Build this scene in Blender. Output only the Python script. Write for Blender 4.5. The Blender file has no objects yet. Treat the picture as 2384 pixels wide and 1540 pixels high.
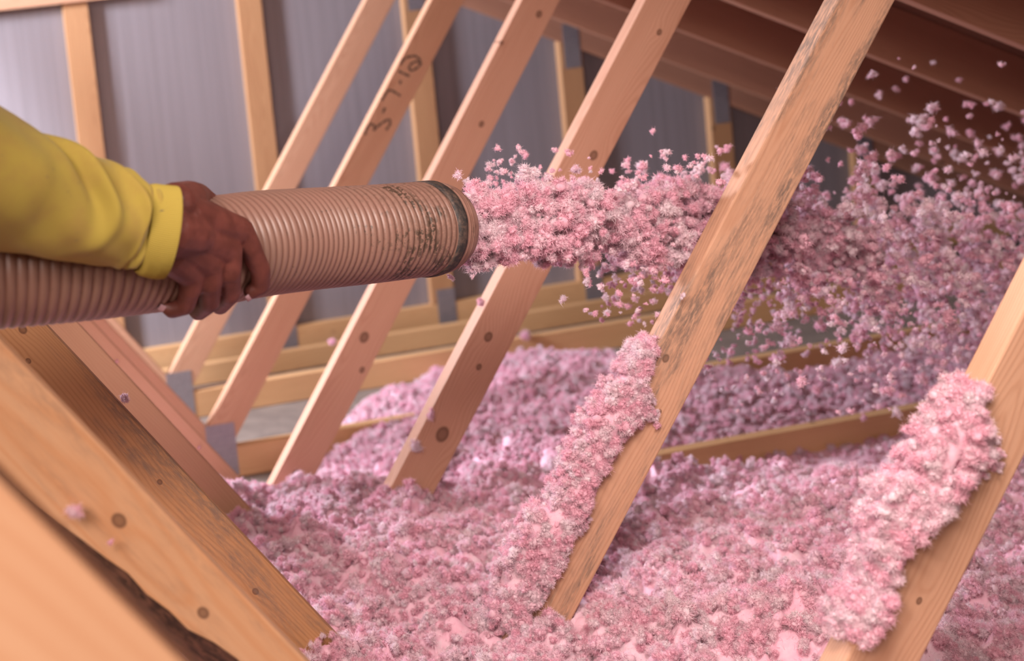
import bpy, bmesh, math, random
import numpy as np
from mathutils import Vector, Matrix

random.seed(7)
rng = np.random.default_rng(11)
scene = bpy.context.scene
C = scene.collection

# ------------------------------------------------------------------ camera
FPX, CX, CY = 3252.3, 397.65, 249.32          # focal length and principal point, pixels of 2384x1540
YAW, PITCH, ROLL = map(math.radians, (10.1189, -4.599, -6.3818))
CAMZ = 1.3934                                  # eye height above the ceiling board
FWD = Vector((math.sin(YAW)*math.cos(PITCH), math.cos(YAW)*math.cos(PITCH), math.sin(PITCH)))
_r0 = Vector((math.cos(YAW), -math.sin(YAW), 0)); _u0 = _r0.cross(FWD)
RGT = _r0*math.cos(ROLL) + _u0*math.sin(ROLL)
UPV = -_r0*math.sin(ROLL) + _u0*math.cos(ROLL)
cam = bpy.data.cameras.new('camera'); camo = bpy.data.objects.new('camera', cam); C.objects.link(camo)
camo.matrix_world = Matrix(((RGT.x, UPV.x, -FWD.x, 0), (RGT.y, UPV.y, -FWD.y, 0), (RGT.z, UPV.z, -FWD.z, CAMZ), (0, 0, 0, 1)))
cam.sensor_width = 36.0; cam.lens = FPX/2384*36
cam.shift_x = 0.5 - CX/2384; cam.shift_y = (CY - 770)/2384
cam.clip_start = 0.05
cam.dof.use_dof = True; cam.dof.focus_distance = 2.02; cam.dof.aperture_fstop = 3.6
scene.camera = camo

def at(px, py, Y):
    """world point on the truss plane y = Y that the pixel shows"""
    d = FWD + RGT*((px-CX)/FPX) - UPV*((py-CY)/FPX)
    d = d*(Y/d.y)
    return Vector((d.x, d.y, d.z + CAMZ))

# ------------------------------------------------------------------ world, lights, exposure
w = bpy.data.worlds.new('world'); scene.world = w; w.use_nodes = True
w.node_tree.nodes['Background'].inputs[0].default_value = (1.0, 0.76, 0.64, 1)
w.node_tree.nodes['Background'].inputs[1].default_value = 0.11
def area(name, loc, aim, size, power, col):
    l = bpy.data.lights.new(name, 'AREA'); l.shape = 'SQUARE'; l.size = size; l.energy = power; l.color = col
    o = bpy.data.objects.new(name, l); C.objects.link(o); o.location = loc
    o.rotation_euler = (Vector(aim)-Vector(loc)).to_track_quat('-Z', 'Y').to_euler()
    return o
area('daylight_opening', (-1.05, 4.05, 1.75), (1.0, 4.3, 0.7), 0.45, 205, (0.82, 0.87, 1.0))
area('camera_side_fill', (-1.5, -1.3, 3.3), (0.9, 2.2, 0.4), 1.8, 262, (1.0, 0.84, 0.75))  # unseen soft fill, added behind the camera to brighten the board fronts
area('bed_fill', (0.75, 0.9, 1.76), (1.15, 2.2, 0.3), 0.4, 10.5, (1.0, 0.88, 0.81)).data.spread = math.radians(125)  # unseen fill added overhead to lift the near wool bed
scene.view_settings.view_transform = 'Standard'; scene.view_settings.look = 'None'
scene.view_settings.exposure = 0.0; scene.cycles.max_bounces = 4; scene.cycles.diffuse_bounces = 4; scene.cycles.transmission_bounces = 3; scene.cycles.adaptive_threshold = 0.1; scene.view_settings.gamma = 1.0; scene.view_settings.use_curve_mapping = False

# ------------------------------------------------------------------ helpers
def tag(o, label=None, cat=None, group=None, kind=None):
    if label: o['label'] = label
    if cat: o['category'] = cat
    if group: o['group'] = group
    if kind: o['kind'] = kind
    return o
def empty(name, loc=(0, 0, 0)):
    o = bpy.data.objects.new(name, None); C.objects.link(o); o.location = loc; o.empty_display_size = 0.05
    return o
def link(name, me, mat=None, parent=None, smooth=False):
    o = bpy.data.objects.new(name, me); C.objects.link(o)
    if mat and not me.materials: me.materials.append(mat)
    if smooth: me.polygons.foreach_set('use_smooth', [True]*len(me.polygons))
    if parent: o.parent = parent; o.matrix_parent_inverse = Matrix.Translation(-Vector(parent.location))
    return o
def mesh(name, v, f):
    me = bpy.data.meshes.new(name); me.from_pydata([tuple(p) for p in v], [], [tuple(q) for q in f]); me.update(); return me
def big_mesh(name, v, tris, quads=None):
    me = bpy.data.meshes.new(name); v = np.ascontiguousarray(v, np.float32); tris = np.asarray(tris).reshape(-1, 3); quads = np.zeros((0, 4), int) if quads is None else np.asarray(quads).reshape(-1, 4)
    me.vertices.add(len(v)); me.vertices.foreach_set('co', v.ravel())
    li = np.concatenate([quads.ravel(), tris.ravel()]).astype(np.int32); me.loops.add(len(li)); me.loops.foreach_set('vertex_index', li)
    ls = np.concatenate([np.arange(len(quads))*4, len(quads)*4+np.arange(len(tris))*3]).astype(np.int32); me.polygons.add(len(ls)); me.polygons.foreach_set('loop_start', ls)
    me.polygons.foreach_set('use_smooth', np.ones(len(ls), bool)); me.update(calc_edges=True); me.validate(); return me
def rough3(p, seed, n=5, freq=1.0):
    """sum of random sines: cheap smooth noise, about -1..1"""
    g = np.random.default_rng(seed); out = 0
    for i in range(n):
        k = g.normal(size=3)*freq; out = out + np.sin(p@k + g.uniform(0, 6.28))
    return out/math.sqrt(n)*0.9

# ------------------------------------------------------------------ materials
class NT:
    def __init__(s, name):
        s.m = bpy.data.materials.new(name); s.m.use_nodes = True; s.t = s.m.node_tree; s.n = s.t.nodes; s.l = s.t.links
        s.b = s.n['Principled BSDF']; s.out = s.n['Material Output']
    def node(s, kind, **kw):
        n = s.n.new(kind)
        for k, v in kw.items():
            if k.startswith('_'): setattr(n, k[1:], v)
        return n
    def math(s, op, a, b=None, c=None, clamp=False):
        n = s.n.new('ShaderNodeMath'); n.operation = op; n.use_clamp = clamp
        for i, v in enumerate((a, b, c)):
            if v is None: continue
            if isinstance(v, (int, float)): n.inputs[i].default_value = v
            else: s.l.new(v, n.inputs[i])
        return n.outputs[0]
    def vmath(s, op, a, b=None):
        n = s.n.new('ShaderNodeVectorMath'); n.operation = op
        for i, v in enumerate((a, b)):
            if v is None: continue
            if isinstance(v, (tuple, list)): n.inputs[i].default_value = v
            else: s.l.new(v, n.inputs[i])
        return n.outputs['Value'] if op in ('LENGTH', 'DISTANCE') else n.outputs[0]
    def noise(s, vec, scale, detail=3, rough=0.55, dist=0.0):
        n = s.n.new('ShaderNodeTexNoise'); n.inputs['Scale'].default_value = scale; n.inputs['Detail'].default_value = detail
        n.inputs['Roughness'].default_value = rough; n.inputs['Distortion'].default_value = dist
        if vec is not None: s.l.new(vec, n.inputs['Vector'])
        return n.outputs['Fac']
    def mix(s, fac, a, b, mode='MIX'):
        n = s.n.new('ShaderNodeMix'); n.data_type = 'RGBA'; n.blend_type = mode
        for i, v in ((0, fac), (6, a), (7, b)):
            if isinstance(v, (int, float)): n.inputs[i].default_value = v
            elif isinstance(v, (tuple, list)): n.inputs[i].default_value = (*v[:3], 1)
            else: s.l.new(v, n.inputs[i])
        return n.outputs[2]
    def rng(s, v, a, b, c=0.0, d=1.0):
        n = s.n.new('ShaderNodeMapRange'); n.interpolation_type = 'SMOOTHSTEP'
        s.l.new(v, n.inputs[0])
        for i, q in enumerate((a, b, c, d)): n.inputs[i+1].default_value = q
        return n.outputs[0]
    def bump(s, h, strength=0.3, dist=0.002):
        n = s.n.new('ShaderNodeBump'); n.inputs['Strength'].default_value = strength; n.inputs['Distance'].default_value = dist
        s.l.new(h, n.inputs['Height']); return n.outputs[0]
    def obj(s): return s.n.new('ShaderNodeTexCoord').outputs['Object']
    def base(s, c):
        if isinstance(c, (tuple, list)): s.b.inputs['Base Color'].default_value = (*c, 1)
        else: s.l.new(c, s.b.inputs['Base Color'])
    def rough(s, v): s.b.inputs['Roughness'].default_value = v

PINE_L, PINE_D = (0.70, 0.40, 0.25), (0.55, 0.275, 0.16)
WOODK = 0.84
def wood(name, light=PINE_L, dark=PINE_D, stain=0.0, knots=(), ring=60, seed=0):
    """softwood lumber; object x runs along the board, z across its face, y through it"""
    light = tuple(c*WOODK for c in light); dark = tuple(c*WOODK for c in dark)
    t = NT(name); o = t.obj(); t.rough(0.62)
    oi = t.n.new('ShaderNodeObjectInfo')
    off = t.n.new('ShaderNodeCombineXYZ'); r = t.math('MULTIPLY', oi.outputs['Random'], 37.0)
    t.l.new(t.math('ADD', r, seed*3.1), off.inputs[0])
    p = t.vmath('ADD', o, off.outputs[0])
    sep = t.n.new('ShaderNodeSeparateXYZ'); t.l.new(o, sep.inputs[0])
    # growth rings about a pith line that lies off the board and wanders
    st = t.vmath('MULTIPLY', p, (1.1, 5.0, 5.0))
    warp = t.math('MULTIPLY', t.math('SUBTRACT', t.noise(st, 1.3, 2, 0.5), 0.5), 0.11)
    pz = t.math('ADD', t.math('MULTIPLY', oi.outputs['Random'], 0.10), -0.05)
    dz = t.math('SUBTRACT', sep.outputs[2], pz)
    dy = t.math('ADD', sep.outputs[1], t.math('MULTIPLY', t.math('FRACT', t.math('MULTIPLY', oi.outputs['Random'], 7.7)), 0.03))
    rad = t.math('SQRT', t.math('ADD', t.math('MULTIPLY', dz, dz), t.math('MULTIPLY', dy, dy)))
    rad = t.math('ADD', rad, warp)
    kmask = None
    for (kx, kz, kr) in knots:
        d = t.vmath('MULTIPLY', t.vmath('SUBTRACT', o, (kx, 0, kz)), (0.8, 0.0, 1.0))
        ln = t.vmath('LENGTH', d)
        rad = t.math('ADD', rad, t.math('MULTIPLY', t.rng(ln, 0.0, kr*5.0, 1.0, 0.0), kr*0.6))
        disc = t.rng(ln, kr*0.75, kr*1.15, 1.0, 0.0)
        edge = t.math('MULTIPLY', disc, t.rng(ln, kr*0.3, kr*0.8, 0.8, 1.0))
        kmask = edge if kmask is None else t.math('MAXIMUM', kmask, edge)
    rings = t.math('SINE', t.math('MULTIPLY', rad, 6.2832*ring*3.6))
    rings = t.math('POWER', t.math('MULTIPLY', t.math('ADD', rings, 1.0), 0.5), 2.2)
    fine = t.noise(t.vmath('MULTIPLY', p, (6.0, 260.0, 260.0)), 1.0, 3, 0.6)
    broad = t.noise(t.vmath('MULTIPLY', p, (1.6, 14.0, 14.0)), 1.0, 3, 0.55)
    f = t.math('ADD', t.math('MULTIPLY', rings, 0.42), t.math('MULTIPLY', t.rng(fine, 0.3, 0.75), 0.22))
    f = t.math('ADD', f, t.math('MULTIPLY', t.rng(broad, 0.35, 0.75), 0.34), clamp=True)
    col = t.mix(f, light, dark)
    # scattered small knots
    vo = t.n.new('ShaderNodeTexVoronoi'); vo.inputs['Scale'].default_value = 1.0
    t.l.new(t.vmath('MULTIPLY', p, (4.2, 9.0, 5.6)), vo.inputs['Vector'])
    csep = t.n.new('ShaderNodeSeparateColor'); t.l.new(vo.outputs['Color'], csep.inputs[0])
    kn = t.math('MULTIPLY', t.rng(vo.outputs['Distance'], 0.03, 0.075, 1.0, 0.0), t.rng(csep.outputs[0], 0.45, 0.5))
    col = t.mix(t.math('MULTIPLY', kn, 0.75), col, (0.12, 0.05, 0.025))
    if kmask is not None: col = t.mix(t.math('MULTIPLY', kmask, 0.85), col, (0.13, 0.052, 0.026))
    if stain > 0:
        s1 = t.noise(t.vmath('MULTIPLY', p, (2.6, 10.0, 16.0)), 1.0, 5, 0.7)
        s2 = t.noise(t.vmath('MULTIPLY', p, (40.0, 200.0, 200.0)), 1.0, 4, 0.7)
        sm = t.math('MULTIPLY', t.rng(s1, 0.44, 0.64), t.rng(s2, 0.32, 0.62))
        col = t.mix(t.math('MULTIPLY', sm, stain), col, (0.17, 0.12, 0.095))
    t.base(col)
    h = t.math('ADD', t.math('MULTIPLY', fine, 0.6), t.math('MULTIPLY', rings, 0.4))
    t.l.new(t.bump(h, 0.25, 0.0012), t.b.inputs['Normal'])
    return t.m

M = {}
M['pine'] = wood('pine_board')
M['pine_chord'] = wood('pine_chord', (0.76, 0.45, 0.22), (0.60, 0.32, 0.14))
M['rafter'] = wood('fir_rafter', (0.56, 0.28, 0.175), (0.42, 0.185, 0.11))
M['stud'] = wood('pine_stud', (0.58, 0.315, 0.15), (0.44, 0.21, 0.095))

def mat_plate():
    t = NT('galvanised_plate'); o = t.obj(); t.b.inputs['Metallic'].default_value = 0.55; t.rough(0.5)
    br = t.n.new('ShaderNodeTexBrick'); t.l.new(t.vmath('MULTIPLY', o, (1, 1, 1)), br.inputs['Vector'])
    sw = t.n.new('ShaderNodeSeparateXYZ'); t.l.new(o, sw.inputs[0])
    cb = t.n.new('ShaderNodeCombineXYZ'); t.l.new(sw.outputs[0], cb.inputs[0]); t.l.new(sw.outputs[2], cb.inputs[1])
    t.l.new(cb.outputs[0], br.inputs['Vector'])
    br.inputs['Scale'].default_value = 1.0; br.inputs['Brick Width'].default_value = 0.007; br.inputs['Row Height'].default_value = 0.0135
    br.inputs['Mortar Size'].default_value = 0.0014; br.inputs['Mortar Smooth'].default_value = 0.3
    br.inputs['Color1'].default_value = (0.40, 0.36, 0.38, 1); br.inputs['Color2'].default_value = (0.33, 0.31, 0.34, 1); br.inputs['Mortar'].default_value = (0.13, 0.12, 0.13, 1)
    n = t.noise(o, 60, 4); t.base(t.mix(t.rng(n, 0.3, 0.7), br.outputs['Color'], (0.42, 0.38, 0.40)))
    nn = t.mix(0.65, br.outputs['Color'], (0.36, 0.33, 0.35)); t.base(t.mix(t.math('MULTIPLY', t.rng(n, 0.4, 0.7), 0.5), nn, (0.24, 0.22, 0.23)))
    return t.m
M['plate'] = mat_plate()

def mat_sheathing():
    t = NT('foil_grey_sheathing'); o = t.obj(); t.rough(0.55)
    s = t.noise(t.vmath('MULTIPLY', o, (34.0, 1.0, 0.5)), 1.0, 4, 0.6)
    s2 = t.noise(t.vmath('MULTIPLY', o, (150.0, 1.0, 1.2)), 1.0, 2, 0.5)
    c = t.mix(t.rng(s, 0.3, 0.7), (0.25, 0.22, 0.235), (0.21, 0.183, 0.195))
    t.base(t.mix(t.math('MULTIPLY', t.rng(s2, 0.35, 0.7), 0.35), c, (0.275, 0.243, 0.26)))
    return t.m
M['sheathing'] = mat_sheathing()
def mat_deck():
    t = NT('plywood_roof_deck'); o = t.obj(); t.rough(0.7)
    s = t.noise(t.vmath('MULTIPLY', o, (2.0, 25.0, 25.0)), 1.0, 5, 0.6)
    t.base(t.mix(t.rng(s, 0.3, 0.7), (0.28, 0.15, 0.085), (0.18, 0.085, 0.05)))
    return t.m
M['deck'] = mat_deck()
def mat_board():
    t = NT('ceiling_board_paper'); o = t.obj(); t.rough(0.8)
    s = t.noise(o, 12, 5, 0.65); t.base(t.mix(t.rng(s, 0.3, 0.7), (0.22, 0.17, 0.14), (0.16, 0.12, 0.10)))
    return t.m
M['drywall'] = mat_board()

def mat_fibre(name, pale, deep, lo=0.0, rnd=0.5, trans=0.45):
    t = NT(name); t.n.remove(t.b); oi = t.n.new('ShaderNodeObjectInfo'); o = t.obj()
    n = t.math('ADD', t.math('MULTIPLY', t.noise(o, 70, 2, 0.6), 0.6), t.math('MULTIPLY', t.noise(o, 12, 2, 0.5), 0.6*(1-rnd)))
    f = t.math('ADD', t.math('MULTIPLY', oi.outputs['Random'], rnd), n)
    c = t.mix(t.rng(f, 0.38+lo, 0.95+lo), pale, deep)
    d = t.n.new('ShaderNodeBsdfDiffuse'); d.inputs['Roughness'].default_value = 0.0; t.l.new(c, d.inputs[0])
    tr = t.n.new('ShaderNodeBsdfTranslucent'); t.l.new(c, tr.inputs[0])
    mx = t.n.new('ShaderNodeMixShader'); mx.inputs[0].default_value = trans
    t.l.new(d.outputs[0], mx.inputs[1]); t.l.new(tr.outputs[0], mx.inputs[2]); t.l.new(mx.outputs[0], t.out.inputs[0])
    return t.m
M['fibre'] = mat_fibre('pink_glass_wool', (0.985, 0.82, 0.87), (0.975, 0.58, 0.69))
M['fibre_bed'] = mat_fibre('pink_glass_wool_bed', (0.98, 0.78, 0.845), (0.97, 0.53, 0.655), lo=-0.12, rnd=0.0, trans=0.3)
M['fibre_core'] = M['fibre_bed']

# ------------------------------------------------------------------ the setting
S = 0.6096
Y1 = 4.4376
def YK(k): return Y1 - (k-1)*S
YW = 4.9074                                   # face of the gable studs
TH = 0.038; BW = 0.089
def ztop(x): return 1.222 - 0.480*(x-2.03)     # lower edge of the top chords

def plain_box(name, lo, hi, mat, kind=None):
    cx = [(a+b)/2 for a, b in zip(lo, hi)]
    me = bpy.data.meshes.new(name); bm = bmesh.new(); bmesh.ops.create_cube(bm, size=1)
    for v in bm.verts: v.co = Vector([(hi[i]-lo[i])*v.co[i] for i in range(3)])
    bm.to_mesh(me); bm.free(); o = link(name, me, mat); o.location = cx
    if kind: o['kind'] = kind
    return o
# gable sheathing in four-foot sheets with a hairline joint between them
wall = tag(empty('wall_back', (0, YW+TH, 0)), 'lilac grey sheathing sheets of the gable end wall behind the studs', 'wall', kind='structure')
xs = -1.233
while xs < 4.6:
    me = bpy.data.meshes.new('sheathing_sheet'); bm = bmesh.new(); bmesh.ops.create_cube(bm, size=1)
    for v in bm.verts: v.co = Vector((v.co.x*1.2155, v.co.y*0.012, v.co.z*3.3))
    bm.to_mesh(me); bm.free(); o = link('sheathing_sheet', me, M['sheathing']); o.parent = wall; o.location = (xs+0.61, 0.007, 1.55); xs += 1.2192
fl = plain_box('floor', (-1.6, -0.2, -0.014), (4.9, YW+TH, -0.001), M['drywall'], 'structure')
tag(fl, 'greyish ceiling board seen from above between the joists', 'floor')
# roof deck resting on the right-hand top chords
sl = math.atan(0.480); nrm = Vector((math.sin(sl), 0, math.cos(sl)))
CH = 0.14
deck_root = tag(empty('ceiling', (2.03, 2.4, 1.222)), 'brown plywood roof deck on top of the rafters at upper right', 'roof deck', kind='structure')
for i in range(3):
    me = bpy.data.meshes.new('roof_deck_sheet'); bm = bmesh.new(); bmesh.ops.create_cube(bm, size=1)
    for v in bm.verts: v.co = Vector((v.co.x*6.4, v.co.y*1.865, v.co.z*0.012))
    bm.to_mesh(me); bm.free(); o = link('roof_deck_sheet', me, M['deck']); o.parent = deck_root
    o.matrix_parent_inverse = Matrix.Identity(4)
    o.location = nrm*(CH+0.0065) + Vector((-0.12, -1.68+1.87*i+0.0, 0.0576)); o.rotation_euler = (0, sl, 0)

# ------------------------------------------------------------------ trusses
def board(name, poly, y, th, axis, mat, parent, bev=0.0028, org=None):
    """a prism with outline poly (x, z) in the truss plane, front face at y, mesh axes along the board"""
    a = Vector((axis[0], 0, axis[1])).normalized(); up = Vector((-a.z, 0, a.x))
    c = org if org is not None else sum((Vector((p[0], 0, p[1])) for p in poly), Vector())/len(poly)
    c = Vector((c.x, y, c.z))
    loc = [((Vector((p[0], y, p[1]))-c).dot(a), (Vector((p[0], y, p[1]))-c).dot(up)) for p in poly]
    ar = sum(loc[i][0]*loc[(i+1) % len(loc)][1]-loc[(i+1) % len(loc)][0]*loc[i][1] for i in range(len(loc)))
    if ar < 0: loc = loc[::-1]
    n = len(loc); bm = bmesh.new()
    f = [bm.verts.new((p[0], 0, p[1])) for p in loc]; b = [bm.verts.new((p[0], th, p[1])) for p in loc]
    bm.faces.new(f); bm.faces.new(b[::-1])
    for i in range(n): j = (i+1) % n; bm.faces.new((f[j], f[i], b[i], b[j]))
    if bev: bmesh.ops.bevel(bm, geom=bm.edges[:], offset=bev, segments=2, affect='EDGES', profile=0.6)
    bmesh.ops.recalc_face_normals(bm, faces=bm.faces[:])
    me = bpy.data.meshes.new(name); bm.to_mesh(me); bm.free()
    o = link(name, me, mat)
    mw = Matrix(((a.x, 0, up.x, c.x), (0, 1, 0, c.y), (a.z, 0, up.z, c.z), (0, 0, 0, 1)))
    if parent: o.parent = parent; o.matrix_parent_inverse = Matrix.Identity(4); mw = Matrix.Translation(-Vector(parent.location)) @ mw
    o.matrix_local = mw if parent else mw
    return o
def plate(x, z, wx, wz, y, parent, ang=0.0, label=None):
    ca, sa = math.cos(ang), math.sin(ang)
    pts = [(x+ca*dx-sa*dz, z+sa*dx+ca*dz) for dx, dz in ((-wx/2, -wz/2), (wx/2, -wz/2), (wx/2, wz/2), (-wx/2, wz/2))]
    o = board('gusset_plate', pts, y-0.0016, 0.0014, (ca, sa), M['plate'], parent, bev=0)
    o['label'] = label or 'grey punched steel connector plate'
    return o

# each R web: x of its upper left edge at z = 0.7, lean; each L web likewise
RW = {1: (1.0645, 55.2), 2: (1.0628, 55.2), 3: (1.0700, 55.4), 4: (1.0544, 54.9), 5: (1.0474, 54.6), 6: (1.0610, 54.9), 7: (1.06, 55.2)}
LW = {1: (0.3000, 55.0), 2: (0.2960, 54.3), 3: (0.2977, 54.4), 4: (0.3075, 54.9), 5: (0.3070, 54.84), 6: (0.3106, 54.71), 7: (0.3332, 53.9)}
def rx(k, z): x, a = RW[k]; return x + (z-0.7)/math.tan(math.radians(a))
def lx(k, z): x, a = LW[k]; return x - (z-0.7)/math.tan(math.radians(a))
def rw_poly(k):
    a = math.radians(RW[k][1]); dx = BW/math.sin(a); ca = 1/math.tan(a); cl = 1/math.tan(math.radians(LW[k][1]))
    zx = 0.7 - (RW[k][0]-LW[k][0])/(ca+cl); xx = rx(k, zx)
    def hit(off):                                     # meets the top chord's lower edge
        z = (1.222 - 0.480*(RW[k][0]+off-0.7*ca-2.03))/(1+0.480*ca); return (rx(k, z)+off, z-0.0005)
    zb = BW+0.0005
    return [(xx+0.0006, zx), hit(0), hit(dx), (rx(k, zb)+dx, zb), (xx+0.0006, zb)], (xx, zx)
def lw_poly(k):
    a = math.radians(LW[k][1]); dx = BW/math.sin(a); (xx, zx) = rw_poly(k)[1]; zb = BW+0.0005; zt = 2.35
    return [(xx-0.0006, zx), (lx(k, zt), zt), (lx(k, zt)-dx, zt), (lx(k, zb)-dx, zb), (xx-0.0006, zb)]
rdir = {k: (math.cos(math.radians(RW[k][1])), math.sin(math.radians(RW[k][1]))) for k in RW}
ldir = {k: (math.cos(math.radians(LW[k][1])), -math.sin(math.radians(LW[k][1]))) for k in LW}

def loc_on(k, side, px, py):
    """knot position in board coordinates for a mark seen at a pixel"""
    pol = rw_poly(k)[0] if side == 'R' else lw_poly(k); d = rdir[k] if side == 'R' else ldir[k]
    c = Vector((sum(p[0] for p in pol)/5, 0, sum(p[1] for p in pol)/5)); q = at(px, py, YK(k)); v = Vector((q.x, 0, q.z))-c
    a = Vector((d[0], 0, d[1])); up = Vector((-a.z, 0, a.x)); return v.dot(a), v.dot(up)
def kn(k, side, lst): return [(*loc_on(k, side, x, y), r) for x, y, r in lst]
WM = {('R', 5): wood('web_board_stained', (0.71, 0.395, 0.255), (0.57, 0.28, 0.165), 0.9, kn(5, 'R', [(1535, 960, .004), (1550, 835, .006)]), 46, 1),
      ('R', 4): wood('web_board_straight_grain', (0.69, 0.365, 0.245), (0.54, 0.255, 0.155), 0, kn(4, 'R', [(1137, 785, .009), (1030, 1012, .014), (1115, 855, .006), (1535, 75, .006), (1382, 362, .009)]), 70, 2),
      ('R', 3): wood('web_board_knotty', (0.72, 0.395, 0.265), (0.59, 0.29, 0.185), 0, kn(3, 'R', [(848, 786, .012), (843, 862, .007), (690, 1109, .014), (1121, 289, .007), (1255, 33, .008), (1168, 100, .005)]), 40, 3),
      ('R', 6): wood('web_board_smooth', (0.71, 0.395, 0.255), (0.57, 0.28, 0.165), 0, kn(6, 'R', [(2140, 1400, .004), (2040, 1340, .005)]), 75, 4),
      ('L', 5): wood('web_board_amber', (0.62, 0.315, 0.145), (0.45, 0.20, 0.08), 0.75, kn(5, 'L', [(53, 768, .006), (66, 841, .004), (372, 1123, .004), (595, 1378, .005)]), 50, 5),
      ('L', 6): wood('web_board_orange', (0.80, 0.455, 0.26), (0.72, 0.33, 0.15), 0.35, kn(6, 'L', [(277, 1213, .0075), (473, 1428, .006)]), 24, 6),
      ('L', 7): wood('web_board_near', (0.82, 0.46, 0.27), (0.74, 0.37, 0.20), 0, (), 20, 7),
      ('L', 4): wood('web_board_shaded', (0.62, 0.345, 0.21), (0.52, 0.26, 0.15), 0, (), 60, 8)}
LAB = {1: 'pine roof truss farthest back, nearest the grey gable wall', 2: 'pine roof truss whose slanted web carries black handwriting',
       3: 'pine roof truss whose slanted web passes behind the hose tip, bright left edge', 4: 'pine roof truss whose web passes behind the jet of insulation beside the hose mouth',
       5: 'pine roof truss with grey stained web in front of the jet, insulation heaped on it', 6: 'pine roof truss with orange knotty web at lower left and fluffy web at right edge',
       7: 'blurred pine roof truss board in the bottom left corner, closest of all'}
truss = {}; webs = {}
for k in range(1, 8):
    y = YK(k); (xx, zx) = rw_poly(k)[1]
    t = tag(empty('roof_truss', (xx, y, 0)), LAB[k], 'truss', 'roof trusses in a row'); truss[k] = t
    webs['R', k] = board('web', rw_poly(k)[0], y, TH, rdir[k], WM.get(('R', k), M['pine']), t)
    if k != 6: webs['L', k] = board('web', lw_poly(k), y, TH, ldir[k], WM.get(('L', k), M['pine']), t)
    board('bottom_chord', [(-1.4, 0), (4.55, 0), (4.55, BW), (-1.4, BW)], y, TH, (1, 0), M['pine_chord'], t)
    v = 0.14/math.cos(sl)
    board('top_chord', [(-1.05, ztop(-1.05)), (4.60, ztop(4.60)), (4.60, ztop(4.60)+v), (-1.05, ztop(-1.05)+v)], y, TH, (math.cos(sl), -math.sin(sl)), M['rafter'], t)
    plate(xx+0.035, 0.085, 0.085, 0.155, y, t, 0.0)
    zt = rw_poly(k)[0][2][1]; plate(rw_poly(k)[0][1][0]+0.07, zt+0.03, 0.13, 0.10, y, t, -sl)

# the orange web of truss 6: its lower front corner is wane with bark on it
def waned_web(k):
    pol = lw_poly(k); d = ldir[k]; a = Vector((d[0], 0, d[1])); up = Vector((-a.z, 0, a.x)); y = YK(k)
    c = Vector((sum(p[0] for p in pol)/5, y, sum(p[1] for p in pol)/5))
    L0, L1 = -1.45, 1.25
    tops = (Vector((pol[0][0], y, pol[0][1]))-c).dot(up); bots = tops-BW
    n = 90; V = []; F = []; BV = []; BF = []
    x_near = (Vector(at(60, 1180, y))-c).dot(a); x_far = (Vector(at(520, 1540, y))-c).dot(a)
    for i in range(n+1):
        x = L0+(L1-L0)*i/n; u = (x-x_near)/(x_far-x_near)
        wn = 0.001+max(0, min(1.25, u+.05))*0.032*(1+0.12*math.sin(x*37)+0.08*math.sin(x*91)); wd = min(TH-0.004, 0.0015+wn*0.8)
        V += [(x, 0, tops-0.002), (x, 0.002, tops), (x, TH, tops), (x, TH, bots), (x, wd, bots), (x, 0, bots+wn)]
        for j in range(6):
            q = j/5; jit = 0.0016*math.sin(x*130+j*2.1)*math.sin(q*math.pi)+0.0012*math.sin(x*310+j)*math.sin(q*math.pi)
            pz = bots+wn*q; py = wd*(1-q); BV.append((x, py-0.0006-abs(jit)-0.001*math.sin(q*math.pi), pz-0.0004))
    for i in range(n):
        for j in range(6): F.append((i*6+j, (i+1)*6+j, (i+1)*6+(j+1) % 6, i*6+(j+1) % 6))
        for j in range(5): BF.append((i*6+j, i*6+j+1, (i+1)*6+j+1, (i+1)*6+j))
    F.append(tuple(range(6))); F.append(tuple(n*6+j for j in range(5, -1, -1)))
    me = mesh('web', V, F); bm = bmesh.new(); bm.from_mesh(me); bmesh.ops.recalc_face_normals(bm, faces=bm.faces[:]); bm.to_mesh(me); bm.free()
    o = link('web', me, WM['L', 6]); o.parent = truss[k]
    mw = Matrix(((a.x, 0, up.x, c.x), (0, 1, 0, c.y), (a.z, 0, up.z, c.z), (0, 0, 0, 1)))
    o.matrix_local = Matrix.Translation(-Vector(truss[k].location)) @ mw
    t = NT('dark_bark'); ob = t.obj(); nn = t.noise(t.vmath('MULTIPLY', ob, (60, 200, 160)), 1.0, 5, 0.7); t.rough(0.85)
    t.base(t.mix(t.rng(nn, 0.35, 0.68), (0.035, 0.014, 0.008), (0.20, 0.085, 0.05)))
    t.l.new(t.bump(nn, 0.8, 0.004), t.b.inputs['Normal'])
    bk = link('bark', mesh('bark', BV, BF), t.m, smooth=True); bk.parent = o; bk['label'] = 'strip of dark bark along the lower edge'
    webs['L', 6] = o
waned_web(6)

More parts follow.
